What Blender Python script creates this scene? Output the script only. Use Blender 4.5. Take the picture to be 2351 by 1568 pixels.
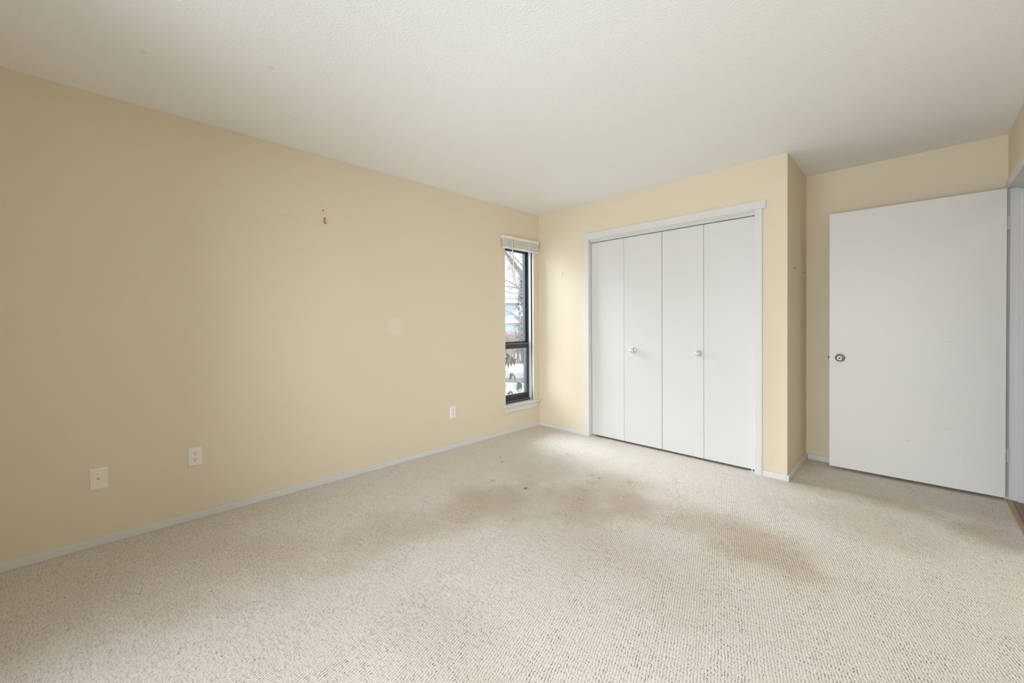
import bpy, bmesh, math, random
from mathutils import Vector, Matrix
random.seed(7)
scene = bpy.context.scene
for o in list(bpy.data.objects):
    bpy.data.objects.remove(o)
COL = scene.collection

# ------------------------------------------------------------------ camera
FPX, CYPX, W_PX, H_PX = 934.243, 751.045, 2351.0, 1568.0
CAM = Vector((3.13684, -3.58444, 1.18915))
FWD = Vector((-0.70739881, 0.70674956, -0.00959133))
RGT = Vector((0.70680914, 0.70738168, -0.00565646))
UPV = Vector((-0.00278703, 0.01078061, 0.999938))
cam_data = bpy.data.cameras.new('camera')
cam_data.sensor_fit = 'HORIZONTAL'
cam_data.sensor_width = 36.0
cam_data.lens = FPX / W_PX * 36.0
cam_data.shift_y = (CYPX - H_PX / 2) / W_PX
cam_data.clip_start = 0.02
cam_data.clip_end = 400
cam = bpy.data.objects.new('camera', cam_data)
COL.objects.link(cam)
M3 = Matrix((RGT, UPV, -FWD)).transposed()
cam.matrix_world = Matrix.Translation(CAM) @ M3.to_4x4()
scene.camera = cam

# ------------------------------------------------------------------ view, world, light
vs = scene.view_settings
vs.view_transform = 'Standard'
vs.look = 'None'
vs.gamma = 1.0
vs.use_curve_mapping = False
vs.exposure = 0.18
cy = scene.cycles
cy.use_denoising = True
try:
    cy.denoiser = 'OPENIMAGEDENOISE'
    cy.denoising_input_passes = 'RGB_ALBEDO_NORMAL'
except Exception:
    pass
cy.max_bounces = 14
cy.diffuse_bounces = 10
cy.transparent_max_bounces = 16
cy.sample_clamp_indirect = 6.0

ROOM_Y = -4.25           # rear wall (behind the camera)
HC = 2.44                # ceiling height
XR = 3.5572              # right wall
XC = 2.444               # end of the closet wall
YA = 0.722               # back of the alcove and of the closet

# overcast sky: an even base, brighter overhead, with the veiled sun on the left and rear side
SKY_BASE, SKY_ZENITH, SNOW_GLOW = 1.2, 3.0, 7.2      # snow glow: light thrown up by the snow fields below the horizon
SKY_LOBES = [((-0.60, -0.75, 0.30), 8.0, 8.5), ((0.0, -0.97, 0.30), 3.0, 4.2), ((0.65, -0.72, 0.30), 6.0, 6.0), ((-0.88, 0.06, 0.42), 18.0, 50.0)]
SKY_COLOR = (0.95, 1.0, 1.105)
world = bpy.data.worlds.new('overcast_sky')
scene.world = world
world.use_nodes = True
nt = world.node_tree
nt.nodes.clear()
wo = nt.nodes.new('ShaderNodeOutputWorld')
bg = nt.nodes.new('ShaderNodeBackground')
tc = nt.nodes.new('ShaderNodeTexCoord')
sx = nt.nodes.new('ShaderNodeSeparateXYZ')
nt.links.new(tc.outputs['Generated'], sx.inputs[0])
def wmath(op, a, b=None):
    n = nt.nodes.new('ShaderNodeMath'); n.operation = op
    for i, v in enumerate((a, b)):
        if v is None: continue
        if isinstance(v, (int, float)): n.inputs[i].default_value = v
        else: nt.links.new(v, n.inputs[i])
    return n.outputs[0]
st = wmath('ADD', wmath('MULTIPLY', wmath('MAXIMUM', sx.outputs['Z'], 0.0), SKY_ZENITH), SKY_BASE)
st = wmath('ADD', st, wmath('MULTIPLY', wmath('MAXIMUM', wmath('MULTIPLY', sx.outputs['Z'], -1.0), 0.0), SNOW_GLOW))
for d_, p_, k_ in SKY_LOBES:
    dv = nt.nodes.new('ShaderNodeVectorMath'); dv.operation = 'DOT_PRODUCT'
    nt.links.new(tc.outputs['Generated'], dv.inputs[0]); dv.inputs[1].default_value = Vector(d_).normalized()
    st = wmath('ADD', st, wmath('MULTIPLY', wmath('POWER', wmath('MAXIMUM', dv.outputs['Value'], 0.0), p_), k_))
nt.links.new(st, bg.inputs['Strength'])
bg.inputs['Color'].default_value = (*SKY_COLOR, 1)
nt.links.new(bg.outputs[0], wo.inputs[0])

def portal(name, loc, rot, w, h):
    l = bpy.data.lights.new(name, 'AREA')
    l.shape = 'RECTANGLE'; l.size = w; l.size_y = h
    l.cycles.is_portal = True
    o = bpy.data.objects.new(name, l)
    o.location = loc; o.rotation_euler = rot
    COL.objects.link(o)
REAR_X0, REAR_X1, REAR_Z0, REAR_Z1 = 1.08, 3.40, 0.12, 2.12
portal('daylight_portal', ((REAR_X0 + REAR_X1) / 2, ROOM_Y - 0.14, (REAR_Z0 + REAR_Z1) / 2), (math.radians(90), 0, 0), REAR_X1 - REAR_X0, REAR_Z1 - REAR_Z0)
portal('daylight_portal', (-0.16, -0.325, 1.18), (math.radians(90), 0, math.radians(-90)), 0.47, 1.75)

# unseen fill lamp added in the hall to brighten the alcove
hl = bpy.data.lights.new('hall_fill_lamp', 'AREA')
hl.shape = 'DISK'; hl.size = 0.30; hl.energy = 2.0; hl.color = (1.0, 0.95, 0.88)
hlo = bpy.data.objects.new('hall_fill_lamp', hl)
hlo.location = (4.2, -0.15, 2.42)
COL.objects.link(hlo)

# ------------------------------------------------------------------ helpers
def tag(o, label=None, cat=None, group=None, kind=None):
    if label: o['label'] = label
    if cat: o['category'] = cat
    if group: o['group'] = group
    if kind: o['kind'] = kind
    return o
def empty(name, loc=(0, 0, 0), rz=0.0):
    o = bpy.data.objects.new(name, None)
    o.empty_display_size = 0.05
    o.location = loc; o.rotation_euler = (0, 0, rz)
    COL.objects.link(o)
    return o
def link(name, bm, mat, parent=None, smooth=False):
    bmesh.ops.recalc_face_normals(bm, faces=bm.faces)
    me = bpy.data.meshes.new(name)
    bm.to_mesh(me); bm.free()
    if isinstance(mat, (list, tuple)):
        for m in mat: me.materials.append(m)
    else:
        me.materials.append(mat)
    if smooth:
        for p in me.polygons: p.use_smooth = True
    o = bpy.data.objects.new(name, me)
    COL.objects.link(o)
    if parent is not None:
        o.parent = parent
    return o
def box(bm, x0, x1, y0, y1, z0, z1, bev=0.0, seg=2):
    r = bmesh.ops.create_cube(bm, size=1.0)
    vs_ = r['verts']
    for v in vs_:
        v.co = Vector(((x0 + x1) / 2 + v.co.x * (x1 - x0), (y0 + y1) / 2 + v.co.y * (y1 - y0), (z0 + z1) / 2 + v.co.z * (z1 - z0)))
    if bev > 0:
        es = list({e for v in vs_ for e in v.link_edges})
        bmesh.ops.bevel(bm, geom=es, offset=bev, segments=seg, affect='EDGES', profile=0.5)
    return vs_
def boxes(name, mat, parent, *bs, bev=0.0):
    bm = bmesh.new()
    for b in bs: box(bm, *b, bev=bev)
    return link(name, bm, mat, parent)
def lathe(bm, prof, origin, axis, seg=32):
    """profile of (distance along axis, radius) turned about an axis"""
    axis = Vector(axis).normalized()
    t = Vector((0, 0, 1)) if abs(axis.z) < 0.9 else Vector((1, 0, 0))
    a = axis.cross(t).normalized(); b = axis.cross(a)
    rings = []
    for d, r in prof:
        c = Vector(origin) + axis * d
        if r < 1e-6:
            rings.append([bm.verts.new(c)])
        else:
            rings.append([bm.verts.new(c + (a * math.cos(i / seg * 2 * math.pi) + b * math.sin(i / seg * 2 * math.pi)) * r) for i in range(seg)])
    for r0, r1 in zip(rings, rings[1:]):
        for i in range(seg):
            j = (i + 1) % seg
            if len(r0) == 1 and len(r1) == 1: continue
            if len(r0) == 1: bm.faces.new((r0[0], r1[i], r1[j]))
            elif len(r1) == 1: bm.faces.new((r0[i], r0[j], r1[0]))
            else: bm.faces.new((r0[i], r0[j], r1[j], r1[i]))
def tube(bm, pts, radii, seg=8):
    pts = [Vector(p) for p in pts]
    if not isinstance(radii, (list, tuple)): radii = [radii] * len(pts)
    rings = []
    for i, p in enumerate(pts):
        d = (pts[min(i + 1, len(pts) - 1)] - pts[max(i - 1, 0)]).normalized()
        t = Vector((0, 0, 1)) if abs(d.z) < 0.9 else Vector((1, 0, 0))
        a = d.cross(t).normalized(); b = d.cross(a)
        rings.append([bm.verts.new(p + (a * math.cos(k / seg * 2 * math.pi) + b * math.sin(k / seg * 2 * math.pi)) * radii[i]) for k in range(seg)])
    for r0, r1 in zip(rings, rings[1:]):
        for k in range(seg):
            bm.faces.new((r0[k], r0[(k + 1) % seg], r1[(k + 1) % seg], r1[k]))
    bm.faces.new(rings[0]); bm.faces.new(rings[-1])
def at(u, v, d):
    """world point seen in direction (u, v) of the frame at forward distance d"""
    return CAM + (FWD + RGT * ((u - W_PX / 2) / FPX) - UPV * ((v - CYPX) / FPX)) * d

# ------------------------------------------------------------------ materials
class NT:
    def __init__(self, name):
        self.m = bpy.data.materials.new(name)
        self.m.use_nodes = True
        self.t = self.m.node_tree
        self.p = self.t.nodes['Principled BSDF']
    def n(self, kind, **kw):
        nd = self.t.nodes.new('ShaderNode' + kind)
        for k, v in kw.items(): setattr(nd, k, v)
        return nd
    def put(self, sock, v):
        if v is None: return
        if isinstance(v, bpy.types.NodeSocket): self.t.links.new(v, sock)
        elif isinstance(v, (tuple, list)) and len(v) == 3 and sock.type == 'RGBA': sock.default_value = (*v, 1)
        else: sock.default_value = v
    def math(self, op, a, b=None, c=None, clamp=False):
        nd = self.n('Math', operation=op); nd.use_clamp = clamp
        for i, v in enumerate((a, b, c)): self.put(nd.inputs[i], v) if v is not None else None
        return nd.outputs[0]
    def mix(self, fac, a, b, blend='MIX'):
        nd = self.n('Mix', data_type='RGBA', blend_type=blend)
        self.put(nd.inputs[0], fac); self.put(nd.inputs[6], a); self.put(nd.inputs[7], b)
        return nd.outputs[2]
    def pos(self):
        return self.n('NewGeometry').outputs['Position']
    def noise(self, vec, scale, detail=2.0, rough=0.5):
        nd = self.n('TexNoise'); self.put(nd.inputs['Vector'], vec)
        nd.inputs['Scale'].default_value = scale; nd.inputs['Detail'].default_value = detail; nd.inputs['Roughness'].default_value = rough
        return nd.outputs[0]
    def ramp(self, v, lo, hi):
        nd = self.n('MapRange'); nd.interpolation_type = 'SMOOTHSTEP'
        self.put(nd.inputs[0], v); nd.inputs[1].default_value = lo; nd.inputs[2].default_value = hi
        return nd.outputs[0]
    def spot(self, P, c, rx, ry=None, rz=None):
        """soft blob of dirt around a point: 1 in the middle, 0 outside"""
        ry = ry or rx; rz = rz or rx
        s = self.n('VectorMath', operation='SUBTRACT'); self.put(s.inputs[0], P); s.inputs[1].default_value = c
        d = self.n('VectorMath', operation='DIVIDE'); self.put(d.inputs[0], s.outputs[0]); d.inputs[1].default_value = (rx, ry, rz)
        l = self.n('VectorMath', operation='LENGTH'); self.put(l.inputs[0], d.outputs[0])
        return l.outputs['Value']
    def bump(self, h, strength, dist):
        nd = self.n('Bump'); self.put(nd.inputs['Height'], h)
        nd.inputs['Strength'].default_value = strength; nd.inputs['Distance'].default_value = dist
        self.t.links.new(nd.outputs[0], self.p.inputs['Normal'])
    def fin(self, color, rough=0.5, metal=0.0, spec=0.5):
        self.put(self.p.inputs['Base Color'], color); self.put(self.p.inputs['Roughness'], rough)
        self.p.inputs['Metallic'].default_value = metal; self.p.inputs['Specular IOR Level'].default_value = spec
        return self.m
def paint(name, col, rough=0.5, var=0.02, vscale=3.0, bump=0.0, bscale=200.0, metal=0.0, spec=0.5):
    k = NT(name); P = k.pos()
    nz = k.noise(P, vscale, 3.0)
    dark = tuple(c * (1 - var * 2) for c in col)
    c = k.mix(nz, dark, col)
    if bump: k.bump(k.noise(P, bscale, 3.0), bump, 0.002)
    return k.fin(c, rough, metal, spec)

WALLC = (0.748, 0.660, 0.500)
MAT = {}
MAT['wall'] = paint('cream_wall_paint', WALLC, 0.62, 0.012, 1.5, 0.12, 120.0, spec=0.3)
# left wall: the same paint with a patched disc and light scuffs
def make_left_wall():
    k = NT('cream_wall_paint_scuffed'); P = k.pos()
    c = k.mix(k.noise(P, 1.5, 3.0), tuple(v * 0.976 for v in WALLC), WALLC)
    s = k.spot(P, (0, -1.848, 1.166), 0.07)
    c = k.mix(k.math('MULTIPLY', k.math('SUBTRACT', 1.0, k.ramp(s, 0.85, 1.1)), 0.35), c, (0.80, 0.73, 0.62))
    for y, z, ry, rz in ((-2.69, 1.955, 0.05, 0.0025), (-2.45, 2.015, 0.012, 0.004), (-2.23, 1.946, 0.004, 0.004), (-0.62, 2.06, .02, .004)):
        s = k.spot(P, (0, y, z), 1.0, ry, rz)
        c = k.mix(k.math('MULTIPLY', k.math('SUBTRACT', 1.0, k.ramp(s, 0.6, 1.1)), 0.3), c, (0.42, 0.37, 0.28))
    k.bump(k.noise(P, 120.0, 3.0), 0.12, 0.002)
    return k.fin(c, 0.62, 0, 0.3)
MAT['wall_left'] = make_left_wall()
def make_ceiling():
    k = NT('textured_white_ceiling'); P = k.pos()
    h = k.noise(P, 95.0, 4.0, 0.6)
    c = k.mix(k.noise(P, 2.0, 3.0), (0.83, 0.832, 0.815), (0.85, 0.852, 0.835))
    for x, y in ((0.9, -3.0), (0.45, -2.75), (0.62, -3.45), (3.3, 0.55)):
        s = k.spot(P, (x, y, HC), 0.02)
        c = k.mix(k.math('MULTIPLY', k.math('SUBTRACT', 1.0, k.ramp(s, 0.4, 1.1)), 0.2), c, (0.5, 0.48, 0.44))
    k.bump(h, 0.7, 0.005)
    return k.fin(c, 0.85, 0, 0.2)
MAT['ceiling'] = make_ceiling()
MAT['white'] = paint('white_trim_paint', (0.70, 0.692, 0.678), 0.42, 0.012, 4.0, 0.04, 60.0, spec=0.45)
MAT['door'] = None
def make_door():
    k = NT('white_door_paint_worn'); P = k.pos()
    c = k.mix(k.noise(P, 3.0, 3.0), (0.735, 0.72, 0.69), (0.76, 0.748, 0.722))
    for x, z, rx, rz in ((3.28, 1.04, 0.03, 0.002), (3.21, 0.44, 0.006, 0.005), (3.27, 0.43, 0.006, 0.004), (3.30, 0.428, 0.007, 0.003), (3.47, 0.40, 0.004, 0.005), (3.46, 0.48, 0.003, 0.003), (3.36, 0.24, 0.004, 0.004), (3.50, 0.28, 0.004, 0.004), (3.08, 0.31, 0.02, 0.0025), (3.40, 0.19, 0.004, 0.002)):
        s = k.spot(P, (x, 0.587, z), rx, 0.1, rz)
        c = k.mix(k.math('MULTIPLY', k.math('SUBTRACT', 1.0, k.ramp(s, 0.5, 1.1)), 0.55), c, (0.50, 0.42, 0.29))
    k.bump(k.noise(P, 45.0, 2.0), 0.05, 0.002)
    return k.fin(c, 0.4, 0, 0.45)
MAT['door'] = make_door()
MAT['dark'] = paint('dark_gap', (0.03, 0.028, 0.025), 0.8)
MAT['black'] = paint('black_window_frame', (0.040, 0.044, 0.052), 0.35, 0.1, 20.0, spec=0.5)
MAT['edge_highlight'] = paint('grey_edge_highlight', (0.28, 0.31, 0.35), 0.35, 0.05, 20.0, metal=0.6)
MAT['blind'] = paint('white_blind_vinyl', (0.80, 0.79, 0.75), 0.4, 0.01)
MAT['cord'] = paint('white_cord', (0.78, 0.77, 0.74), 0.7)
MAT['plate'] = paint('ivory_plastic_plate', (0.84, 0.80, 0.70), 0.35, 0.01, spec=0.5)
MAT['plate_white'] = paint('white_plastic_plate', (0.84, 0.82, 0.78), 0.35, 0.01, spec=0.5)
MAT['slot'] = paint('dark_socket_slot', (0.025, 0.02, 0.015), 0.6)
MAT['nickel'] = paint('satin_nickel', (0.50, 0.48, 0.44), 0.34, 0.03, 30.0, metal=1.0)
MAT['pearl'] = paint('painted_silver_knob', (0.74, 0.72, 0.68), 0.27, 0.02, 30.0, metal=0.55)
MAT['brass'] = paint('dull_brass', (0.66, 0.45, 0.17), 0.4, 0.05, 60.0, metal=0.9)
MAT['nail'] = paint('dark_nail', (0.08, 0.06, 0.04), 0.5, metal=0.5)
MAT['hinge'] = paint('painted_hinge', (0.72, 0.68, 0.63), 0.45)

def make_carpet():
    k = NT('cream_flecked_loop_carpet'); P = k.pos()
    sp = k.n('SeparateXYZ'); k.put(sp.inputs[0], P)
    wob = k.noise(P, 14.0, 2.0); wob2 = k.noise(P, 72.0, 2.0)
    X = k.math('ADD', k.math('ADD', sp.outputs[0], k.math('MULTIPLY', sp.outputs[1], 0.32)), k.math('MULTIPLY', k.math('SUBTRACT', wob, 0.5), 0.010))
    X = k.math('ADD', X, k.math('MULTIPLY', k.math('SUBTRACT', wob2, 0.5), 0.013))
    U = k.math('DIVIDE', X, 0.0108)
    row = k.math('FLOOR', U)
    wr = k.n('TexWhiteNoise', noise_dimensions='1D'); k.put(wr.inputs['W'], row)
    V = k.math('ADD', k.math('DIVIDE', k.math('ADD', sp.outputs[1], k.math('MULTIPLY', k.math('SUBTRACT', wob2, 0.5), 0.006)), 0.0095), k.math('MULTIPLY', wr.outputs['Value'], 0.9))
    cell = k.math('FLOOR', V)
    fu = k.math('SUBTRACT', k.math('MULTIPLY', k.math('FRACT', U), 2.0), 1.0)
    fv = k.math('SUBTRACT', k.math('MULTIPLY', k.math('FRACT', V), 2.0), 1.0)
    au = k.math('ABSOLUTE', fu); av = k.math('ABSOLUTE', fv)
    cx_ = k.n('CombineXYZ'); k.put(cx_.inputs[0], k.math('MULTIPLY', row, 7.31)); k.put(cx_.inputs[1], V)
    dash = k.noise(cx_.outputs[0], 1.5, 1.5, 0.5)              # irregular run along each row
    cx2 = k.n('CombineXYZ'); k.put(cx2.inputs[0], k.math('MULTIPLY', row, 3.77)); k.put(cx2.inputs[1], k.math('MULTIPLY', V, 0.55)); cx2.inputs[2].default_value = 5.0
    tint = k.noise(cx2.outputs[0], 1.0, 2.0, 0.5)
    fib = k.noise(P, 480.0, 3.0, 0.65)
    loop = k.math('SUBTRACT', 1.0, k.math('MULTIPLY', k.math('POWER', av, 3.0), 0.30))
    hgt = k.math('MULTIPLY', k.math('SUBTRACT', 1.0, k.math('POWER', au, 2.2)), loop)
    hgt2 = k.math('ADD', k.math('ADD', k.math('MULTIPLY', hgt, 0.55), k.math('MULTIPLY', dash, -0.35)), k.math('MULTIPLY', fib, 0.6))
    base = k.mix(tint, (0.74, 0.675, 0.595), (0.86, 0.825, 0.77))
    base = k.mix(k.math('MULTIPLY', k.ramp(fib, 0.46, 0.70), 0.6), base, (0.56, 0.48, 0.395))
    # groove between the rows: tan yarn with short dark brown dashes
    gap = k.ramp(k.math('ADD', au, k.math('MULTIPLY', k.math('SUBTRACT', fib, 0.5), 0.8)), 0.50, 0.86)
    dk = k.ramp(k.math('ADD', dash, k.math('MULTIPLY', k.math('SUBTRACT', fib, 0.5), 0.35)), 0.46, 0.62)
    gapc = k.mix(dk, (0.56, 0.47, 0.385), (0.115, 0.082, 0.056))
    c = k.mix(k.math('MULTIPLY', gap, k.math('ADD', 0.28, k.math('MULTIPLY', dk, 0.66))), base, gapc)
    # worn and soiled areas
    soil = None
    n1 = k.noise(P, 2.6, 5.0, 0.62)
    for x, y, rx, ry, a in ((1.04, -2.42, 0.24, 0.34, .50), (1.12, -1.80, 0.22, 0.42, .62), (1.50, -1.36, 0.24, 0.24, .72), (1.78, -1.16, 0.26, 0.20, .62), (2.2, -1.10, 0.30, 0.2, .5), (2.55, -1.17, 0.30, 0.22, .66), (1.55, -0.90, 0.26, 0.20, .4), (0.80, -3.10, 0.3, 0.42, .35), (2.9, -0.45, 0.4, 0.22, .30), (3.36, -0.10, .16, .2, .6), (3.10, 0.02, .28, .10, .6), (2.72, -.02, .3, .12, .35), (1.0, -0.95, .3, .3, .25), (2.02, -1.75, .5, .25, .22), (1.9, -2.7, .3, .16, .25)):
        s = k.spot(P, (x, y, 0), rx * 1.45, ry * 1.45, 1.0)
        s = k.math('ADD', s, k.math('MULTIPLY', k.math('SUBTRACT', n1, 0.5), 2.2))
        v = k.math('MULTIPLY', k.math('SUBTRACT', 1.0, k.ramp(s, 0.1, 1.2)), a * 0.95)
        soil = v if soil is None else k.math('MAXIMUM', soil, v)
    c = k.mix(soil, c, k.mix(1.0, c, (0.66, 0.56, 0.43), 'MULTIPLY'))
    # small rust coloured spots
    for x, y, rx, ry, a, col in ((1.137, -1.456, .016, .020, .95, (.30, .13, .045)), (.89, -.638, .020, .012, .7, (.30, .19, .10)), (1.337, -.91, .020, .02, .6, (.42, .26, .13)), (1.411, -.925, .016, .018, .8, (.34, .18, .08)), (.503, -1.113, .015, .02, .55, (.40, .26, .14)), (.607, -1.186, .018, .018, .6, (.28, .2, .13)), (1.62, -0.83, .03, .03, .45, (.42, .28, .15)), (0.86, -1.52, .03, .03, .4, (.45, .31, .18)), (1.42, -1.05, .05, .03, .35, (.42, .34, .18))):
        s = k.math('ADD', k.spot(P, (x, y, 0), rx, ry, 1.0), k.math('MULTIPLY', k.math('SUBTRACT', k.noise(P, 120.0, 3.0), 0.5), 1.2))
        c = k.mix(k.math('MULTIPLY', k.math('SUBTRACT', 1.0, k.ramp(s, 0.5, 1.1)), a), c, col)
    k.bump(hgt2, 0.75, 0.005)
    return k.fin(c, 0.95, 0, 0.1)
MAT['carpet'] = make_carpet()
def make_wood(name, c1, c2, c3):
    k = NT(name); P = k.pos()
    sp = k.n('SeparateXYZ'); k.put(sp.inputs[0], P)
    b = k.math('DIVIDE', k.math('SUBTRACT', sp.outputs[0], 3.60), 0.057)
    idx = k.math('FLOOR', b)
    w = k.n('TexWhiteNoise', noise_dimensions='1D'); k.put(w.inputs['W'], idx)
    mp = k.n('Mapping'); k.put(mp.inputs['Vector'], P); mp.inputs['Scale'].default_value = (60, 3, 60)
    g = k.noise(mp.outputs[0], 1.0, 4.0)
    c = k.mix(w.outputs['Value'], c1, c2)
    c = k.mix(k.math('MULTIPLY', k.ramp(g, 0.4, 0.75), 0.6), c, c3)
    edge = k.math('ABSOLUTE', k.math('SUBTRACT', k.math('FRACT', b), 0.5))
    c = k.mix(k.ramp(edge, 0.47, 0.5), c, (0.06, 0.03, 0.015))
    return k.fin(c, 0.35, 0, 0.4)
MAT['hall_wood'] = make_wood('red_brown_hall_boards', (0.33, 0.17, 0.09), (0.27, 0.15, 0.085), (0.18, 0.09, 0.045))
MAT['strip_wood'] = paint('honey_oak_threshold', (0.45, 0.29, 0.14), 0.4, 0.12, 25.0)
MAT['strip_dark'] = paint('brown_threshold_board', (0.25, 0.17, 0.10), 0.4, 0.12, 25.0)
def make_glass():
    k = NT('window_glass')
    k.t.nodes.remove(k.p)
    tr = k.n('BsdfTransparent'); tr.inputs[0].default_value = (0.93, 0.95, 0.95, 1)
    gl = k.n('BsdfGlossy'); gl.inputs['Roughness'].default_value = 0.02
    fr = k.n('Fresnel'); fr.inputs[0].default_value = 1.35
    ms = k.n('MixShader')
    k.t.links.new(fr.outputs[0], ms.inputs[0]); k.t.links.new(tr.outputs[0], ms.inputs[1]); k.t.links.new(gl.outputs[0], ms.inputs[2])
    k.t.links.new(ms.outputs[0], k.t.nodes['Material Output'].inputs[0])
    return k.m
MAT['glass'] = make_glass()

# ------------------------------------------------------------------ room shell
def struct(name, mat, *bs, bev=0.0, label=None):
    o = boxes(name, mat, None, *bs, bev=bev)
    tag(o, label, None, None, 'structure')
    return o
TH = 0.14
WY0, WY1, WZ0, WZ1 = -0.56, -0.09, 0.285, 2.06       # small window opening in the left wall
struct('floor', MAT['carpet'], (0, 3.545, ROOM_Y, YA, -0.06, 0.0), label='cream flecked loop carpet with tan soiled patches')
struct('ceiling', MAT['ceiling'], (-TH, XR + TH, ROOM_Y - TH, YA + TH, HC, HC + 0.1), label='white textured ceiling')
struct('wall_left', MAT['wall_left'], (-TH, 0, ROOM_Y - TH, WY0, -0.06, HC), (-TH, 0, WY1, YA + TH, -0.06, HC), (-TH, 0, WY0, WY1, -0.06, WZ0), (-TH, 0, WY0, WY1, WZ1, HC), label='long cream left wall with outlets')
OX0, OX1, OZ = 0.685, 2.243, 2.06                     # closet opening
struct('wall_closet', MAT['wall'], (0, OX0, 0, 0.10, -0.06, HC), (OX1, XC, 0, 0.10, -0.06, HC), (OX0, OX1, 0, 0.10, OZ, HC), label='cream wall around the white closet doors')
struct('wall_alcove', MAT['wall'], (XC - 0.10, XC, 0.10, YA, -0.06, HC), label='short shaded cream side wall of the alcove')
struct('wall_back', MAT['wall'], (0, XR + TH, YA, YA + TH, -0.06, HC), label='cream wall behind the open door')
DY0, DY1, DZ = -0.31, 0.653, 2.075                    # rough opening in the right wall
struct('wall_right', MAT['wall'], (XR, XR + 0.11, DY1, YA, -0.06, HC), (XR, XR + 0.11, ROOM_Y - TH, DY0, -0.06, HC), (XR, XR + 0.11, DY0, DY1, DZ, HC), label='cream right wall with the open doorway')
struct('wall_rear', MAT['wall'], (0, REAR_X0, ROOM_Y - TH, ROOM_Y, -0.06, HC), (REAR_X1, XR, ROOM_Y - TH, ROOM_Y, -0.06, HC), (REAR_X0, REAR_X1, ROOM_Y - TH, ROOM_Y, -0.06, REAR_Z0), (REAR_X0, REAR_X1, ROOM_Y - TH, ROOM_Y, REAR_Z1, HC))
# hallway behind the doorway
HX1, HY0, HY1 = 4.75, -1.6, 1.6
struct('floor_hall', MAT['hall_wood'], (3.60, HX1, HY0, HY1, -0.06, 0.0), label='red brown board floor of the hall')
struct('wall_hall', MAT['wall'], (HX1, HX1 + 0.1, HY0, HY1, -0.06, HC), (XR + 0.11, HX1, HY1, HY1 + 0.1, -0.06, HC), (XR + 0.11, HX1, HY0 - 0.1, HY0, -0.06, HC), (XR + 0.1, XR + TH, YA + TH, HY1, -0.06, HC))
struct('ceiling_hall', MAT['ceiling'], (XR + TH, HX1 + 0.1, HY0 - 0.1, HY1 + 0.1, HC, HC + 0.1))
# baseboards
BT, BH = 0.013, 0.046
def baseboard(name, *bs, label=None):
    return struct(name, MAT['white'], *bs, bev=0.0025, label=label)
baseboard('baseboard_left', (0, BT, ROOM_Y, 0, 0, BH), label='low white baseboard along the left wall')
baseboard('baseboard_closet', (BT, 0.646, -BT, 0, 0, BH), (2.283, XC, -BT, 0, 0, BH))
baseboard('baseboard_alcove', (XC, XC + BT, -BT, YA, 0, BH))
baseboard('baseboard_back', (XC + BT, XR, YA - BT, YA, 0, BH))
baseboard('baseboard_right', (XR - BT, XR, ROOM_Y + BT, -0.36, 0, BH))
baseboard('baseboard_rear', (BT, REAR_X0, ROOM_Y, ROOM_Y + BT, 0, BH), (REAR_X1, XR - BT, ROOM_Y, ROOM_Y + BT, 0, BH))

# closet trim: casing boards, jamb boards, track board
struct('trim_1', MAT['white'], (0.646, 0.696, -0.015, 0, 0, 2.057), bev=0.002, label='white left casing board of the closet')
struct('trim_2', MAT['white'], (2.232, 2.282, -0.015, 0, 0, 2.057), bev=0.002, label='white right casing board of the closet')
struct('trim_3', MAT['white'], (0.637, 2.306, -0.017, 0, 2.057, 2.121), bev=0.002, label='white head casing board over the closet')
struct('trim_4', MAT['white'], (OX0, 0.700, 0.0005, 0.10, 0, 2.058), (2.228, OX1, 0.0005, 0.10, 0, 2.058), (0.700, 2.228, 0.0005, 0.10, 2.046, OZ), label='white jamb boards lining the closet opening')
struct('trim_5', MAT['white'], (0.702, 2.226, 0.010, 0.022, 2.032, 2.0455), (0.702, 2.226, 0.024, 0.034, 2.026, 2.0455), bev=0.0015, label='white track strip above the folding doors')

# ------------------------------------------------------------------ bifold closet doors
def round_knob(name, c, axis, mat, parent, rose=0.031, ball=0.024, length=0.052):
    bm = bmesh.new()
    prof = [(0, 0), (0, rose), (0.004, rose), (0.008, rose * 0.9), (0.011, rose * 0.62), (0.015, 0.011), (0.022, 0.0105)]
    n = 10
    cz = length - ball * 0.92
    for i in range(n + 1):
        a = math.radians(155 - i * 155 / n)
        prof.append((cz + math.cos(a) * ball * 0.92, max(math.sin(a) * ball, 0)))
    prof[-1] = (prof[-1][0], 0)
    lathe(bm, prof, c, axis, 36)
    return link(name, bm, mat, parent, smooth=True)
PZ0, PZ1, PYF = 0.019, 2.0215, 0.034
def bifold(name, xa, xm, xb, fold, knob_on, label):
    """two leaves meeting at xm; the pair is folded by a hair so the middle stands proud"""
    r = empty(name, (xa, PYF, 0))
    tag(r, label, None, None, 'structure')
    leaves = []
    for (x0, x1, y0, y1) in ((xa, xm - 0.0012, 0, -fold), (xm + 0.0012, xb, -fold, 0)):
        bm = bmesh.new()
        box(bm, 0, math.hypot(x1 - x0, y1 - y0), 0, 0.030, PZ0, PZ1, bev=0.0018)
        a = math.atan2(y1 - y0, x1 - x0)
        mx = Matrix.Translation((x0 - xa, y0, 0)) @ Matrix.Rotation(a, 4, 'Z')
        bmesh.ops.transform(bm, matrix=mx, verts=bm.verts)
        leaves.append(link('panel', bm, MAT['white'], r))
    kx, leaf = knob_on
    kb = round_knob('knob', (kx - xa, -0.0015 - fold * 0.5, 0.921), (0, -1, 0), MAT['pearl'], leaves[leaf])
    kb['label'] = 'silvery round knob'
    return r
d1 = bifold('door_1', 0.7035, 1.0795, 1.4635, 0.003, (1.181, 1), 'left pair of white folding closet doors')
d2 = bifold('door_2', 1.4675, 1.8355, 2.2235, 0.003, (1.793, 0), 'right pair of white folding closet doors')
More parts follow.
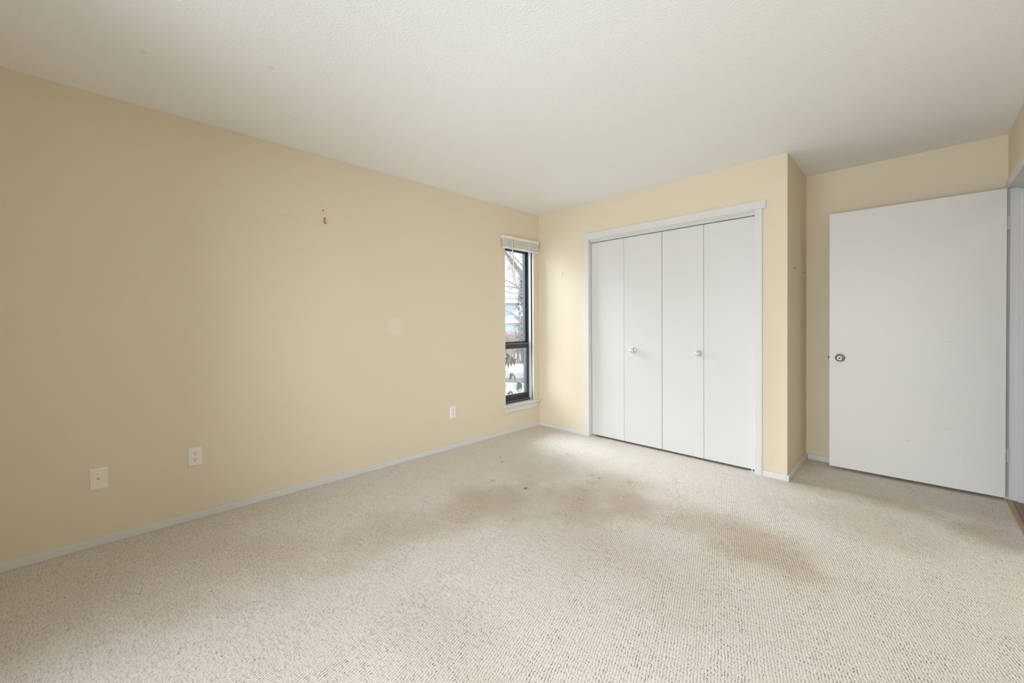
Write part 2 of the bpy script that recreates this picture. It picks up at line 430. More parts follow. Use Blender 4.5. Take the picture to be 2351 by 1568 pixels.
for r, x, sgn in ((d1, 0.702, 1), (d2, 2.226, -1)):
    bm = bmesh.new()
    xa = r.location.x
    x0, x1 = sorted((x - xa, x - xa + sgn * 0.045))
    box(bm, x0, x1, -0.012, 0.03, 0.001, 0.004, bev=0.0008)
    x0, x1 = sorted((x - xa, x - xa + sgn * 0.004))
    box(bm, x0, x1, -0.012, 0.03, 0.001, 0.017, bev=0.0008)
    lathe(bm, [(0, 0), (0, 0.006), (0.015, 0.006), (0.015, 0)], (x - xa + sgn * 0.026, 0.012, 0.004), (0, 0, 1), 12)
    b = link('pivot_bracket', bm, MAT['white'], r)
    # top guide pins in the track
    for dx in (0.03, 0.74):
        bm = bmesh.new()
        px = (x - xa) + sgn * dx
        lathe(bm, [(0, 0), (0, 0.005), (0.007, 0.005), (0.007, 0)], (px, 0.010, PZ1), (0, 0, 1), 10)
        link('guide_pin', bm, MAT['white'], r)

# ------------------------------------------------------------------ entry door, opened into the alcove
HINGE = Vector((3.5405, 0.5887, 0))
door = empty('door_3', HINGE, math.atan2(0.0278, 0.918))
tag(door, 'white flush door standing open against the alcove', None, None, 'structure')
DW = 0.9185
boxes('slab', MAT['door'], door, (-DW, 0, 0, 0.035, 0.0215, 2.052), bev=0.0015)
def door_knob(side):
    bm = bmesh.new()
    y = 0 if side < 0 else 0.035
    prof = [(-0.0005, 0), (-0.0005, 0.0325), (0.003, 0.0325), (0.007, 0.031), (0.010, 0.026), (0.012, 0.016), (0.022, 0.0135), (0.026, 0.016), (0.032, 0.0225), (0.040, 0.0262), (0.048, 0.0262), (0.055, 0.0225), (0.059, 0.0145), (0.0595, 0.005), (0.058, 0.0045), (0.058, 0)]
    if side > 0: prof = [(d * 0.85, r) for d, r in prof]
    lathe(bm, prof, (-DW + 0.068, y, 0.8985), (0, side, 0), 40)
    o = link('knob', bm, MAT['nickel'], door, smooth=True)
    o['label'] = 'satin nickel round knob'
    return o
kn = door_knob(-1)
bm = bmesh.new()
lathe(bm, [(0.0582, 0), (0.0582, 0.0024), (0.0598, 0.0022), (0.0598, 0)], (-DW + 0.068, 0, 0.8985), (0, -1, 0), 12)
link('keyhole_button', bm, MAT['nail'], kn)
door_knob(1)
boxes('latch', MAT['nail'], door, (-DW - 0.010, -DW + 0.002, 0.010, 0.024, 0.890, 0.908), bev=0.001)
for hz in (1.8295, 0.2985):
    bm = bmesh.new()
    z0, z1 = hz - 0.045, hz + 0.045
    box(bm, -0.002, 0.0015, 0.006, 0.034, z0, z1, bev=0.0006)
    n = 5
    for i in range(n):
        lathe(bm, [(0, 0), (0, 0.0055), (0.0165, 0.0055), (0.0165, 0)], (0.006, 0.037, z0 + i * 0.018), (0, 0, 1), 14)
    box(bm, 0.004, 0.0165, 0.030, 0.0425, z0, z1, bev=0.0006)
    h = link('hinge', bm, MAT['hinge'], door)
    h['label'] = 'white painted door hinge'
# doorway trim
JF = 0.633
struct('trim_6', MAT['white'], (3.545, XR, JF + 0.007, JF + 0.056, 0.0, 2.057), bev=0.002, label='white casing board on the hinge side of the doorway')
struct('trim_7', MAT['white'], (3.545, XR, DY0 - 0.04, JF + 0.06, 2.057, 2.121), bev=0.002, label='white head casing board over the doorway')
struct('trim_8', MAT['white'], (3.545, XR, DY0 - 0.032, DY0 + 0.018, 0.0, 2.057), bev=0.002)
struct('trim_9', MAT['white'], (XR, XR + 0.11, JF, DY1, 0.0, DZ), (XR, XR + 0.11, DY0, DY0 + 0.02, 0.0, DZ), (XR, XR + 0.11, DY0 + 0.02, JF, 2.055, DZ), label='white jamb boards lining the doorway')
struct('trim_10', MAT['white'], (3.596, 3.632, JF - 0.012, JF, 0.0, 2.043), (3.596, 3.632, DY0 + 0.02, DY0 + 0.032, 0.0, 2.043), (3.596, 3.632, DY0 + 0.032, JF - 0.012, 2.043, 2.055), bev=0.0015, label='white door stop strip in the doorway')
struct('trim_11', MAT['strip_wood'], (3.545, 3.572, DY0 + 0.022, JF - 0.001, -0.02, 0.006), bev=0.003, label='honey oak threshold strip at the carpet edge')
struct('trim_12', MAT['strip_dark'], (3.573, 3.599, DY0 + 0.022, JF - 0.001, -0.02, 0.003), bev=0.001, label='brown threshold board in the doorway')

# ------------------------------------------------------------------ small window in the left wall
win = empty('window_1', (0, -0.325, WZ0))
tag(win, 'narrow black framed window beside the closet corner', None, None, 'structure')
def wbox(name, mat, *bs, bev=0.0, parent=None):
    o = boxes(name, mat, None, *bs, bev=bev)
    p = parent or win
    o.parent = p
    o.matrix_parent_inverse = Matrix.Translation(-win.location) if p is win else Matrix.Identity(4)
    return o
for (ya, yb) in ((WY1, WY1 - 0.008), (WY0 + 0.008, WY0)):
    y0, y1 = sorted((ya, yb))
    wbox('jamb_board', MAT['white'], (-0.020, -0.0005, y0 - .001, y1 + .001, WZ0 + 0.02, WZ1), bev=0.001)
    wbox('screen_track', MAT['white'], (-0.074, -0.041, y0 - 0.004, y1 + 0.004, WZ0 + 0.02, WZ1), bev=0.001)
    wbox('groove', MAT['dark'], (-0.041, -0.020, y0 + 0.003, y1 - 0.002, WZ0 + 0.02, WZ1))
FX0, FX1 = -0.16, -0.075
fr = wbox('frame', MAT['black'], (FX0, FX1, WY1 - 0.012, WY1, WZ0 + 0.02, WZ1), (FX0, FX1, WY0, WY0 + 0.012, WZ0 + 0.02, WZ1), (FX0, FX1, WY0, WY1, WZ1 - 0.03, WZ1), (FX0, -0.055, WY0 + 0.001, WY1 - 0.001, WZ0 + 0.02, WZ0 + 0.045), (FX0, -0.085, WY0 + 0.012, WY1 - 0.012, WZ0 + 0.04, WZ0 + 0.072), bev=0.0015)
ZM = 0.935
us = wbox('upper_sash', MAT['black'], (-0.152, -0.112, WY1 - 0.034, WY1 - 0.012, ZM, WZ1 - 0.03), (-0.152, -0.112, WY0 + 0.012, WY0 + 0.034, ZM, WZ1 - 0.03), (-0.152, -0.112, WY0 + 0.034, WY1 - 0.034, ZM + 0.015, ZM + 0.045), (-0.152, -0.112, WY0 + 0.034, WY1 - 0.034, WZ1 - 0.06, WZ1 - 0.03), bev=0.0015)
ls = wbox('lower_sash', MAT['black'], (-0.112, -0.080, WY1 - 0.042, WY1 - 0.012, WZ0 + 0.074, ZM + 0.03), (-0.112, -0.080, WY0 + 0.012, WY0 + 0.042, WZ0 + 0.074, ZM + 0.03), (-0.112, -0.078, WY0 + 0.012, WY1 - 0.012, ZM - 0.03, ZM + 0.03), (-0.112, -0.080, WY0 + 0.042, WY1 - 0.042, WZ0 + 0.074, WZ0 + 0.106), bev=0.0015)
wbox('sash_edge_highlight', MAT['edge_highlight'], (-0.1115, -0.1095, WY1 - 0.0365, WY1 - 0.0335, ZM + 0.04, WZ1 - 0.05), (-0.0795, -0.0782, WY1 - 0.029, WY1 - 0.026, WZ0 + 0.10, ZM - 0.035), (-0.0778, -0.0765, WY0 + 0.014, WY1 - 0.014, ZM + 0.022, ZM + 0.028), (-0.0548, -0.0535, WY0 + 0.002, WY1 - 0.002, WZ0 + 0.038, WZ0 + 0.043))  # thin pale strips: highlight lines along the black frame, put into the colour
wbox('pane', MAT['glass'], (-0.134, -0.131, WY0 + 0.03, WY1 - 0.03, ZM + 0.02, WZ1 - 0.05))
wbox('pane', MAT['glass'], (-0.098, -0.095, WY0 + 0.038, WY1 - 0.038, WZ0 + 0.10, ZM - 0.02))
wbox('sill', MAT['white'], (-0.055, 0.036, WY0 - 0.028, WY1 + 0.062, WZ0 + 0.001, WZ0 + 0.0205), bev=0.003)
wbox('sill_insert', MAT['white'], (-0.12, -0.05, WY0 + 0.001, WY1 - 0.001, WZ0 - 0.0, WZ0 + 0.018))
wbox('apron', MAT['white'], (0.0, 0.014, WY0 + 0.008, WY1 + 0.042, WZ0 - 0.062, WZ0 + 0.001), bev=0.002)

# raised venetian blind
bl = empty('window_blind', (0, -0.325, 2.12))
tag(bl, 'white slatted blind drawn up to the top of the narrow window', 'blind')
def part(name, mat, parent, bm, smooth=False):
    o = link(name, bm, mat, parent, smooth)
    root = parent
    off = Vector((0, 0, 0))
    while root is not None:
        off += root.location; root = root.parent
    o.matrix_parent_inverse = Matrix.Translation(-off)
    return o
BY0, BY1 = -0.606, -0.052
bm = bmesh.new(); box(bm, 0.001, 0.046, BY0, BY1, 2.088, 2.122, bev=0.003)
part('headrail', MAT['blind'], bl, bm)
for y in (BY0 - 0.0015, BY1 + 0.0005):
    bm = bmesh.new(); box(bm, 0.0012, 0.0455, y, y + 0.001, 2.0885, 2.1215)
    part('end_cap', MAT['blind'], bl, bm)
bm = bmesh.new()
z = 2.083
zs = []
i = 0
while z > 2.009:
    tilt = random.uniform(-0.0012, 0.0012)
    vsx = box(bm, 0.012, 0.037, BY0 + 0.004, BY1 - 0.004, z - (0.0021 if i < 5 else 0.0014), z + (0.0021 if i < 5 else 0.0014))
    for v in vsx:
        v.co.z += (v.co.x - 0.0245) * tilt * 40 + (0.0 if i % 3 else 0.0008)
        v.co.x += random.uniform(-0.0003, 0.0003) + (0.003 if i < 5 else 0.0)
    z -= 0.0042 if i > 4 else 0.0064
    i += 1
sl = part('slat_stack', MAT['blind'], bl, bm)
bm = bmesh.new(); box(bm, 0.013, 0.038, BY0 + 0.004, BY1 - 0.004, 1.988, 2.006, bev=0.003)
part('bottom_rail', MAT['blind'], bl, bm)
for y in (-0.485, -0.445, -0.215, -0.165):
    bm = bmesh.new()
    box(bm, 0.0385, 0.0395, y - 0.004, y + 0.004, 2.0, 2.087)
    part('ladder_tape', MAT['cord'], bl, bm)
bm = bmesh.new()
tube(bm, [(0.050, -0.492, 2.09), (0.052, -0.490, 2.0), (0.052, -0.460, 1.75), (0.050, -0.436, 1.55)], [0.006, 0.006, 0.0055, 0.006], 6)
part('tilt_wand', MAT['cord'], bl, bm, True)
bm = bmesh.new()
for dy, dz in ((0.0, 0.0), (0.011, 0.006)):
    pts = []
    for t in range(15):
        s = t / 14
        pts.append((0.044 - 0.024 * s, -0.150 + dy + 0.010 * math.sin(s * 3.0) - 0.02 * s, 2.09 - 1.78 * s + 0.014 + dz))
    tube(bm, pts, 0.0013, 5)
co = part('lift_cord', MAT['cord'], bl, bm, True)
for dy in (0.0, 0.011):
    bm = bmesh.new()
    lathe(bm, [(0, 0), (0, 0.004), (0.012, 0.0055), (0.022, 0.002), (0.022, 0)], (0.020, -0.170 + dy, 0.3065), (0, 0, 1), 10)
    part('tassel', MAT['cord'], co, bm, True)

# big window in the rear wall, behind the camera, the main daylight of the room
w2 = empty('window_2', ((REAR_X0 + REAR_X1) / 2, ROOM_Y, REAR_Z0))
tag(w2, None, None, None, 'structure')
def w2part(name, mat, *bs, bev=0.0):
    bm = bmesh.new()
    for b in bs: box(bm, *b, bev=bev)
    return part(name, mat, w2, bm)
xm = (REAR_X0 + REAR_X1) / 2
w2part('frame', MAT['black'], (REAR_X0, REAR_X0 + 0.04, ROOM_Y - 0.12, ROOM_Y - 0.04, REAR_Z0, REAR_Z1), (REAR_X1 - 0.04, REAR_X1, ROOM_Y - 0.12, ROOM_Y - 0.04, REAR_Z0, REAR_Z1), (REAR_X0 + .04, REAR_X1 - .04, ROOM_Y - 0.12, ROOM_Y - 0.04, REAR_Z0, REAR_Z0 + 0.05), (REAR_X0 + .04, REAR_X1 - .04, ROOM_Y - 0.12, ROOM_Y - 0.04, REAR_Z1 - 0.04, REAR_Z1), (xm - 0.03, xm + 0.03, ROOM_Y - 0.12, ROOM_Y - 0.04, REAR_Z0 + .05, REAR_Z1 - .04), bev=0.002)
w2part('pane', MAT['glass'], (REAR_X0 + .04, xm - .03, ROOM_Y - 0.083, ROOM_Y - 0.08, REAR_Z0 + .05, REAR_Z1 - .04))
w2part('pane', MAT['glass'], (xm + .03, REAR_X1 - .04, ROOM_Y - 0.083, ROOM_Y - 0.08, REAR_Z0 + .05, REAR_Z1 - .04))

# ------------------------------------------------------------------ outlets and wall plates on the left wall
def plate_mesh(hw, hh, d=0.006):
    bm = bmesh.new()
    vv = box(bm, 0, d, -hw, hw, -hh, hh)
    for v in vv:
        if v.co.x > d * 0.5:
            v.co.y *= 1 - 0.005 / hw; v.co.z *= 1 - 0.005 / hh
    es = [e for e in bm.edges if all(v.co.x > d * 0.5 for v in e.verts)]
    bmesh.ops.bevel(bm, geom=es, offset=0.0012, segments=2, affect='EDGES')
    return bm
def outlet(y, z, mat, label):
    r = empty('wall_outlet', (0, y, z))
    tag(r, label, 'outlet', 'duplex outlets on the left wall')
    link('cover_plate', plate_mesh(0.0355, 0.0565), mat, r)
    for s in (1, -1):
        bm = bmesh.new()
        zc = 0.0195 * s
        # receptacle face: a disc cut flat above and below
        pts = []
        for i in range(32):
            a = i / 32 * 2 * math.pi
            pts.append((math.cos(a) * 0.0172, max(-0.0142, min(0.0142, math.sin(a) * 0.0172))))
        f0 = [bm.verts.new((0.0045, py, zc + pz)) for py, pz in pts]
        f1 = [bm.verts.new((0.0068, py, zc + pz)) for py, pz in pts]
        bm.faces.new(f1)
        for i in range(32):
            bm.faces.new((f0[i], f0[(i + 1) % 32], f1[(i + 1) % 32], f1[i]))
        rc = link('receptacle', bm, mat, r)
        for dy, hh_ in ((-0.0064, 0.0042), (0.0064, 0.0034)):
            b2 = bmesh.new(); box(b2, 0.006, 0.00705, dy - 0.0013, dy + 0.0013, zc + 0.0045 - hh_, zc + 0.0045 + hh_)
            link('slot', b2, MAT['slot'], rc)
        b2 = bmesh.new(); lathe(b2, [(0.006, 0), (0.006, 0.0027), (0.00705, 0.0027), (0.00705, 0)], (0, 0, zc - 0.0062), (1, 0, 0), 14)
        link('ground_hole', b2, MAT['slot'], rc)
    b2 = bmesh.new(); lathe(b2, [(0.005, 0), (0.005, 0.0032), (0.0068, 0.0028), (0.0072, 0)], (0, 0, 0), (1, 0, 0), 14)
    link('screw', b2, mat, r, True)
    return r
outlet(-3.2045, 0.3835, MAT['plate'], 'ivory duplex outlet low on the left wall, beside the plate with a round jack')
outlet(-1.2515, 0.3445, MAT['plate_white'], 'white duplex outlet low on the left wall, the one nearest the window')
cx = empty('jack_plate', (0, -3.620, 0.360))
tag(cx, 'ivory wall plate with one brass jack, farthest left on the wall', 'wall plate')
link('cover_plate', plate_mesh(0.0365, 0.0570), MAT['plate'], cx)
bm = bmesh.new()
lathe(bm, [(0.004, 0), (0.004, 0.0065), (0.0062, 0.0065), (0.0064, 0.005), (0.013, 0.005), (0.013, 0.0035), (0.0115, 0.003), (0.0115, 0)], (0, 0, 0.002), (1, 0, 0), 6)
jk = link('jack', bm, MAT['brass'], cx)
jk['label'] = 'dull brass jack'
for s in (1, -1):
    bm = bmesh.new(); lathe(bm, [(0.005, 0), (0.005, 0.003), (0.0068, 0.0026), (0.007, 0)], (0, 0, 0.0285 * s), (1, 0, 0), 14)
    link('screw', bm, MAT['hinge'], cx, True)

# ------------------------------------------------------------------ hooks, nails and holes in the walls
def picture_hook(loc, rz, label, s=1.0):
    r = empty('picture_hook', loc, rz)          # local +x points out of the wall
    tag(r, label, 'hook')
    bm = bmesh.new()
    pts = [(0.0012, 0, 0.006), (0.0015, 0, -0.006), (0.002, 0, -0.016), (0.006, 0, -0.021), (0.010, 0, -0.019), (0.011, 0, -0.013)]
    for a, b in zip(pts, pts[1:]):
        pass
    w = 0.0062 * s
    rings = []
    for x, y, z in pts:
        rings.append([bm.verts.new((x * s + dx, yy, z * s)) for dx, yy in ((0.0006, -w), (0.0006, w), (-0.0006, w), (-0.0006, -w))])
    for r0, r1 in zip(rings, rings[1:]):
        for i in range(4):
            bm.faces.new((r0[i], r0[(i + 1) % 4], r1[(i + 1) % 4], r1[i]))
    bm.faces.new(rings[0]); bm.faces.new(rings[-1])
    link('hook_plate', bm, MAT['brass'], r)
    bm = bmesh.new()
    tube(bm, [(-0.004, 0, 0.000), (0.007 * s, 0, 0.010 * s)], 0.0012 * s, 8)
    lathe(bm, [(0, 0), (0, 0.0028 * s), (0.001, 0.0028 * s), (0.001, 0)], (0.007 * s, 0, 0.010 * s), (0.7, 0, 0.7), 10)
    link('nail', bm, MAT['nail'], r)
    return r
picture_hook((0, -2.421, 1.968), 0, 'small brass picture hook high on the left wall', 1.45)
picture_hook((0.342, 0, 1.741), -math.pi / 2, 'small brass picture hook between the window and the closet', 0.9)
def nail(loc, axis, label, length=0.012, r=0.0016):
    bm = bmesh.new()
    lathe(bm, [(-0.004, 0), (-0.004, r), (length - 0.002, r), (length - 0.002, r * 2.0), (length, r * 2.0), (length, 0)], (0, 0, 0), axis, 12)
    o = link('wall_nail', bm, MAT['nail'])
    o.location = loc
    tag(o, label, 'nail')
    return o
nail((0, -2.430, 2.036), (1, 0, 0.1), 'tiny dark nail just above the brass hook on the left wall', 0.004, 0.0022)
nail((XC, 0.21, 1.604), (1, 0, 0.25), 'dark nail on the shaded alcove wall, the one nearer the closet', 0.016)
nail((XC, 0.598, 1.603), (1, 0, 0.25), 'dark nail on the shaded alcove wall, the one nearer the corner', 0.018)

# ------------------------------------------------------------------ outdoors, seen through the narrow window
GZ = -0.55
def simple(name, col, rough=0.8, var=0.1, vs_=4.0, spec=0.2):
    return paint(name, col, rough, var, vs_, spec=spec)
MAT['snow'] = simple('old_snow', (0.52, 0.53, 0.545), 0.9, 0.04, 1.5)
MAT['path'] = simple('grey_wet_path', (0.12, 0.12, 0.125), 0.8, 0.1, 3.0)
MAT['bark'] = simple('grey_bark', (0.16, 0.145, 0.135), 0.9, 0.25, 9.0)
MAT['twig'] = simple('brown_twig', (0.20, 0.165, 0.15), 0.9, 0.15, 9.0)
MAT['red_twig'] = simple('reddish_brush', (0.31, 0.21, 0.19), 0.9, 0.2, 5.0)
MAT['leaf'] = simple('rhododendron_leaf', (0.036, 0.046, 0.028), 0.55, 0.2, 14.0, 0.2)
MAT['needle'] = simple('conifer_needle', (0.15, 0.16, 0.13), 0.9, 0.2, 5.0)
MAT['cream_board'] = simple('cream_board', (0.52, 0.49, 0.42), 0.7, 0.03)
MAT['fascia'] = simple('slate_fascia', (0.22, 0.25, 0.29), 0.7, 0.05)
def make_siding():
    k = NT('blue_grey_vertical_siding'); P = k.pos()
    dv = k.n('VectorMath', operation='DOT_PRODUCT'); k.put(dv.inputs[0], P); dv.inputs[1].default_value = (0.7071, 0.7071, 0)
    f = k.math('ABSOLUTE', k.math('SUBTRACT', k.math('FRACT', k.math('DIVIDE', dv.outputs['Value'], 0.14)), 0.5))
    c = k.mix(k.ramp(f, 0.40, 0.47), (0.20, 0.222, 0.235), (0.13, 0.148, 0.16))
    return k.fin(c, 0.7, 0, 0.2)
MAT['siding'] = make_siding()

og = bmesh.new()
nx, ny = 40, 40
gv = {}
for i in range(nx + 1):
    for j in range(ny + 1):
        x = -0.20 - 60 * (i / nx) ** 1.6; y = -30 + 80 * j / ny
        z = GZ + 0.05 * math.sin(x * 0.9 + y * 0.4) + 0.04 * math.sin(y * 0.8 - x * 0.3)
        gv[i, j] = og.verts.new((x, y, z))
for i in range(nx):
    for j in range(ny):
        og.faces.new((gv[i, j], gv[i + 1, j], gv[i + 1, j + 1], gv[i, j + 1]))
g = link('ground', og, MAT['snow'], smooth=True); tag(g, 'grey white snow outside the narrow window', None, None, 'structure')
# path strip across the snow
pa = bmesh.new()
q = [at(900, 886, 12.1), at(1500, 886, 12.1), at(1500, 872, 13.4), at(900, 872, 13.4)]
q = [Vector((p.x, p.y, GZ + 0.11)) for p in q]
lo = [pa.verts.new(p - Vector((0, 0, 0.3))) for p in q]; hi = [pa.verts.new(p) for p in q]
pa.faces.new(hi)
for i in range(4): pa.faces.new((lo[i], lo[(i + 1) % 4], hi[(i + 1) % 4], hi[i]))
pth = link('ground_path', pa, MAT['path']); tag(pth, 'grey cleared path across the snow', None, None, 'structure')

# neighbouring house: oriented so that its front faces the window
DH = 30.0
fx = Vector((FWD.x, FWD.y, 0)).normalized(); rx = Vector((fx.y, -fx.x, 0))
O = CAM + fx * DH; O.z = 0
hs = empty('house', (O.x, O.y, GZ), math.atan2(rx.y, rx.x))
tag(hs, 'distant blue grey house with snowy roofs beyond the brush', 'house')
def hz_(v, d=DH): return CAM.z - (v - CYPX + 0.0) / FPX * d      # height at the front plane
def hx_(u, d=DH): return (u - W_PX / 2) / FPX * d
def hbox(name, mat, x0, x1, y0, y1, z0, z1, bev=0.0):
    bm = bmesh.new(); box(bm, x0, x1, y0, y1, z0 - GZ, z1 - GZ, bev=bev)
    return link(name, bm, mat, hs)
# local y is away from the viewer
hbox('wall', MAT['siding'], hx_(1020), hx_(1420), 0.3, 8, GZ, hz_(703))
hbox('soffit', MAT['cream_board'], hx_(1010), hx_(1430), 0.0, 0.29, hz_(704.5), hz_(695))
hbox('fascia', MAT['fascia'], hx_(1005), hx_(1435), -0.25, 0.0, hz_(695.5), hz_(689.5))
bm = bmesh.new()
zs0, zs1 = hz_(690) - GZ, hz_(683) - GZ
for f in ((-0.3, zs0, zs1), ):
    x0, x1 = hx_(1000), hx_(1440)
    v = [bm.verts.new(p) for p in ((x0, -0.3, zs0), (x1, -0.3, zs0), (x1, 8.3, zs0), (x0, 8.3, zs0), (x0, -0.3, zs1), (x1, -0.3, zs1), (x1, 4.0, zs1 + 0.1), (x0, 4.0, zs1 + 0.1), (x0, 8.3, zs1), (x1, 8.3, zs1))]
    for idx in ((0, 1, 5, 4), (4, 5, 6, 7), (7, 6, 9, 8), (8, 9, 2, 3), (0, 3, 2, 1), (0, 4, 7, 8, 3), (1, 2, 9, 6, 5)):
        bm.faces.new([v[i] for i in idx])
rf = link('roof', bm, MAT['snow'], hs); rf['label'] = 'snow covered roof'
hbox('clerestory', MAT['cream_board'], hx_(1100), hx_(1193), 2.5, 6, hz_(683.5), hz_(678.5))
ch = hbox('chimney', MAT['fascia'], hx_(1173.5), hx_(1179.5), 3.0, 3.3, hz_(684), hz_(668.5))
hbox('chimney_cap', MAT['fascia'], hx_(1171), hx_(1181), 2.9, 3.4, hz_(678.5), hz_(676))
# lower wing with a snowy slanting roof
DW_ = -5.0
def lw(u, v): return Vector((hx_(u, DH + DW_), 0, hz_(v, DH + DW_) - GZ))
bm = bmesh.new()
poly = [(1160, 742), (1168, 735), (1181, 725), (1196, 704), (1215, 690), (1260, 690), (1260, 742)]
fa = [bm.verts.new(lw(u, v) + Vector((0, DW_, 0))) for u, v in poly]; fb = [bm.verts.new(lw(u, v) + Vector((0, DW_ + 2.5, 0))) for u, v in poly]
bm.faces.new(fa); bm.faces.new(fb)
for i in range(len(poly)):
    j = (i + 1) % len(poly); bm.faces.new((fa[i], fa[j], fb[j], fb[i]))
wr = link('wing_roof', bm, MAT['snow'], hs); wr['label'] = 'snowy sloping lower roof'
def lbox(name, mat, u0, u1, v0, v1, y0, y1):
    a = lw(u0, v1); b = lw(u1, v0)
    bm = bmesh.new(); box(bm, a.x, b.x, DW_ + y0, DW_ + y1, a.z, b.z)
    return link(name, bm, mat, hs)
lbox('eave_board', MAT['fascia'], 1163, 1260, 736.5, 741.5, -0.12, -0.02)
lbox('wing_soffit', MAT['cream_board'], 1150, 1260, 742, 750.5, 0.0, 2.4)
a = lw(1150, 751); b = lw(1260, 750.6)
bm = bmesh.new(); box(bm, a.x, b.x, DW_ + 0.2, DW_ + 2.3, 0, a.z)
link('wing_wall', bm, MAT['siding'], hs)

# brush hedge: reddish twigs
def brush(name, u0, u1, vtop, d, n, mat, label, cat, ground=GZ):
    bm = bmesh.new()
    for i in range(n):
        u = random.uniform(u0, u1); dd = d + random.uniform(-0.8, 0.8)
        b = at(u, 800, dd); b.z = ground
        top = at(u + random.uniform(-14, 14), vtop + abs(random.gauss(0, 10)), dd + random.uniform(-0.4, 0.4))
        mid = b.lerp(top, 0.5) + Vector((random.uniform(-.15, .15), random.uniform(-.15, .15), 0.1))
        tube(bm, [b, mid, top], [0.014, 0.010, 0.004], 4)
        for k in range(3):
            s = b.lerp(top, random.uniform(0.35, 0.95))
            tube(bm, [s, s + Vector((random.uniform(-.3, .3), random.uniform(-.3, .3), random.uniform(0.0, .3)))], [0.007, 0.003], 4)
    o = link(name, bm, mat)
    return tag(o, label, cat)
brush('bush', 1100, 1240, 756, 17.6, 430, MAT['red_twig'], 'reddish bare bush across the snow in front of the house', 'bush')

# bare tree with a heavy slanting limb
tr = empty('bare_tree', at(1290, 840, 12.5)); tr.location.z = GZ
tag(tr, 'bare grey tree with a heavy slanting limb outside the window', 'tree')
bm = bmesh.new()
b0 = Vector(tr.location)
tube(bm, [b0 - Vector((0, 0, .1)), at(1284, 780, 12.5), at(1270, 730, 12.5), at(1236, 690, 12.4), at(1212, 655, 12.3)], [0.19, 0.17, 0.15, 0.12, 0.10], 10)
part('trunk', MAT['bark'], tr, bm, True)
bm = bmesh.new()
tube(bm, [at(1214, 660, 12.3), at(1203, 641, 12.25), at(1194, 624, 12.2), at(1184, 612, 12.2), at(1177, 602, 12.1), at(1169, 592, 12.0), at(1160, 580, 11.9), at(1140, 540, 11.6), at(1122, 480, 11.3)], [0.078, 0.074, 0.070, 0.066, 0.062, 0.058, 0.052, 0.04, 0.02], 10)
part('limb', MAT['bark'], tr, bm, True)
def branch(pts, r0, r1, name='branch'):
    bm = bmesh.new(); n = len(pts)
    tube(bm, [at(*p) for p in pts], [r0 + (r1 - r0) * i / (n - 1) for i in range(n)], 6)
    return part(name, MAT['twig'], tr, bm, True)
branch([(1172, 603, 12.1), (1178, 625, 12.0), (1181, 645, 11.9)], 0.022, 0.012)
branch([(1210, 622, 12.0), (1196, 606, 11.9), (1184, 594, 11.8), (1168, 578, 11.6), (1150, 560, 11.4)], 0.022, 0.010)
branch([(1150, 642, 11.5), (1164, 644, 11.6), (1174, 650, 11.8), (1184, 655, 12.0), (1205, 672, 12.1)], 0.012, 0.02)
branch([(1150, 657, 11.6), (1170, 658, 11.7), (1183, 660, 11.8), (1210, 668, 12.0)], 0.016, 0.02)
branch([(1155, 710, 11.4), (1168, 716, 11.5), (1180, 722, 11.6), (1190, 732, 11.7), (1205, 744, 11.9), (1225, 752, 12)], 0.018, 0.03)
branch([(1155, 721, 11.4), (1170, 722, 11.5), (1181, 723, 11.6), (1193, 733, 11.8), (1210, 741, 12.0)], 0.012, 0.022)
branch([(1150, 666, 11.4), (1166, 671, 11.6), (1176, 672.5, 11.7), (1200, 676, 12.0)], 0.008, 0.016)
branch([(1190, 640, 12.0), (1187, 652, 11.9), (1178, 660, 11.8), (1170, 664, 11.7), (1158, 668, 11.6)], 0.014, 0.007)
branch([(1150, 625, 11.4), (1163, 620, 11.5), (1172, 617, 11.6)], 0.008, 0.006)
# fine twigs, past counting
bm = bmesh.new()
for i in range(420):
    u = random.uniform(1125, 1240); v = random.triangular(480, 690, 560)
    p0 = at(u, v, random.uniform(10.8, 13.0))
    d = Vector((random.uniform(-1, 1), random.uniform(-1, 1), random.uniform(-.9, .9))).normalized()
    L = random.uniform(0.25, 0.8)
    p1 = p0 + d * L * .5; p2 = p0 + d * L + Vector((random.uniform(-.12, .12), random.uniform(-.12, .12), random.uniform(-.1, .12)))
    tube(bm, [p0, p1, p2], [0.0055, 0.0045, 0.002], 3)
    for kk in range(2):
        e = p1 + Vector((random.uniform(-.25, .25), random.uniform(-.25, .25), random.uniform(-.22, .22)))
        tube(bm, [p1, e], [0.0035, 0.0015], 3)
tw = part('twigs', MAT['twig'], tr, bm); tw['kind'] = 'stuff'

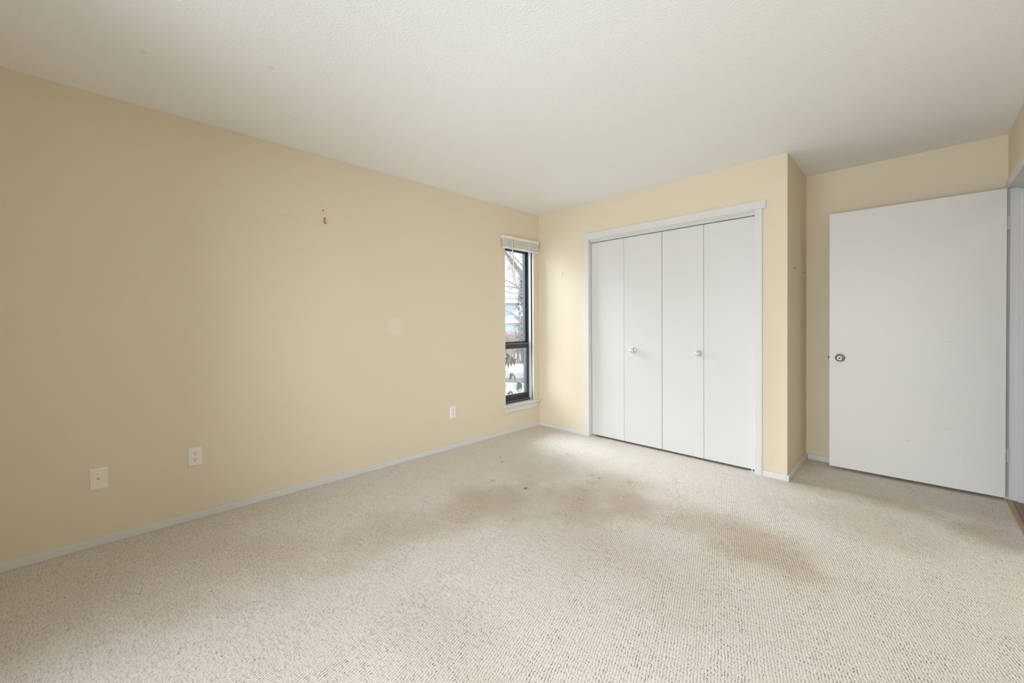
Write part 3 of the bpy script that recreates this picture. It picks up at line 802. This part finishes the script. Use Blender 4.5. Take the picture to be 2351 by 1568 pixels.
# evergreen standing by the house
ev = empty('evergreen_tree', at(1207, 800, 14.6)); ev.location.z = GZ
tag(ev, 'loose grey green evergreen standing right of the bare tree limb', 'tree')
bm = bmesh.new(); e0 = Vector(ev.location)
tube(bm, [e0, e0 + Vector((0, 0, 3.6))], [0.09, 0.02], 8)
part('trunk', MAT['bark'], ev, bm, True)
bm = bmesh.new()
for i in range(5600):
    t = random.random() ** 0.8
    z = 0.5 + 3.1 * t
    rr = (1 - t) * 0.62 + 0.10
    a = random.uniform(0, 2 * math.pi)
    p0 = e0 + Vector((math.cos(a) * rr * random.random() ** .5, math.sin(a) * rr * random.random() ** .5, z))
    dd = Vector((math.cos(a) + random.uniform(-.5, .5), math.sin(a) + random.uniform(-.5, .5), random.uniform(-.5, .4))).normalized()
    s = dd.cross(Vector((0, 0, 1))).normalized() * 0.015
    L = random.uniform(0.09, 0.20)
    vs4 = [bm.verts.new(p0 - s), bm.verts.new(p0 + dd * L * .6 - s * .8), bm.verts.new(p0 + dd * L), bm.verts.new(p0 + dd * L * .6 + s * .8), bm.verts.new(p0 + s)]
    bm.faces.new(vs4)
fo = part('foliage', MAT['needle'], ev, bm); fo['kind'] = 'stuff'

# rhododendron close to the glass
DR = 6.3
rh = empty('rhododendron_shrub', at(1150, 960, DR)); rh.location.z = GZ
tag(rh, 'rhododendron with drooping dark green leaves just outside the window', 'shrub')
r0 = Vector(rh.location)
def leaf(bm, base, d, L, w, droop):
    d = d.normalized()
    side = d.cross(Vector((0, 0, 1)))
    side = side.normalized() if side.length > 0.05 else Vector((1, 0, 0))
    n = 6
    rows = []
    p = Vector(base)
    for i in range(n + 1):
        t = i / n
        ww = w * math.sin(math.pi * min(1, 0.06 + t * 0.94)) ** 0.8 * (1 if t < 1 else 0.05)
        up = side.cross(d).normalized()
        rows.append((bm.verts.new(p - side * ww + up * ww * 0.35), bm.verts.new(p), bm.verts.new(p + side * ww + up * ww * 0.35)))
        d = (d + Vector((0, 0, -droop / n))).normalized()
        p = p + d * (L / n)
    for a, b in zip(rows, rows[1:]):
        bm.faces.new((a[0], a[1], b[1], b[0])); bm.faces.new((a[1], a[2], b[2], b[1]))
stems = [
    [(1150, 960), (1148, 900), (1158, 860), (1168, 840), (1166, 826), (1172, 818)],
    [(1152, 960), (1155, 915), (1163, 880), (1175, 856)],
    [(1168, 970), (1180, 930), (1190, 905), (1191, 878)],
    [(1155, 965), (1160, 930), (1172, 897)],
    [(1196, 925), (1198, 890), (1197, 868)],
    [(1140, 950), (1142, 850), (1163, 812)],
]
tips = []
bmS = None
for k, s in enumerate(stems):
    bm = bmesh.new()
    pts = [r0 + Vector((0, 0, 0.02))] + [at(u, v, DR + random.uniform(-.05, .05)) for u, v in s[1:]]
    tube(bm, pts, [0.007] * (len(pts) - 1) + [0.004], 6)
    part('stem', MAT['bark'], rh, bm, True)
    tips.append(pts[-1])
bm = bmesh.new()
spec = [(0, 11, .21, 2.4), (1, 8, .15, 2.0), (2, 11, .17, 2.0), (3, 10, .16, 1.3), (4, 3, .04, .4), (5, 8, .17, 2.2)]
for k, n, L, dr in spec:
    for i in range(n):
        a = i / n * 2 * math.pi + random.uniform(-.3, .3)
        d = rx * math.cos(a) + fx * math.sin(a) + Vector((0, 0, random.uniform(-.7, .0)))
        leaf(bm, tips[k], d, L * random.uniform(.8, 1.15), L * 0.09, dr * random.uniform(.8, 1.2))
part('foliage', MAT['leaf'], rh, bm, True)
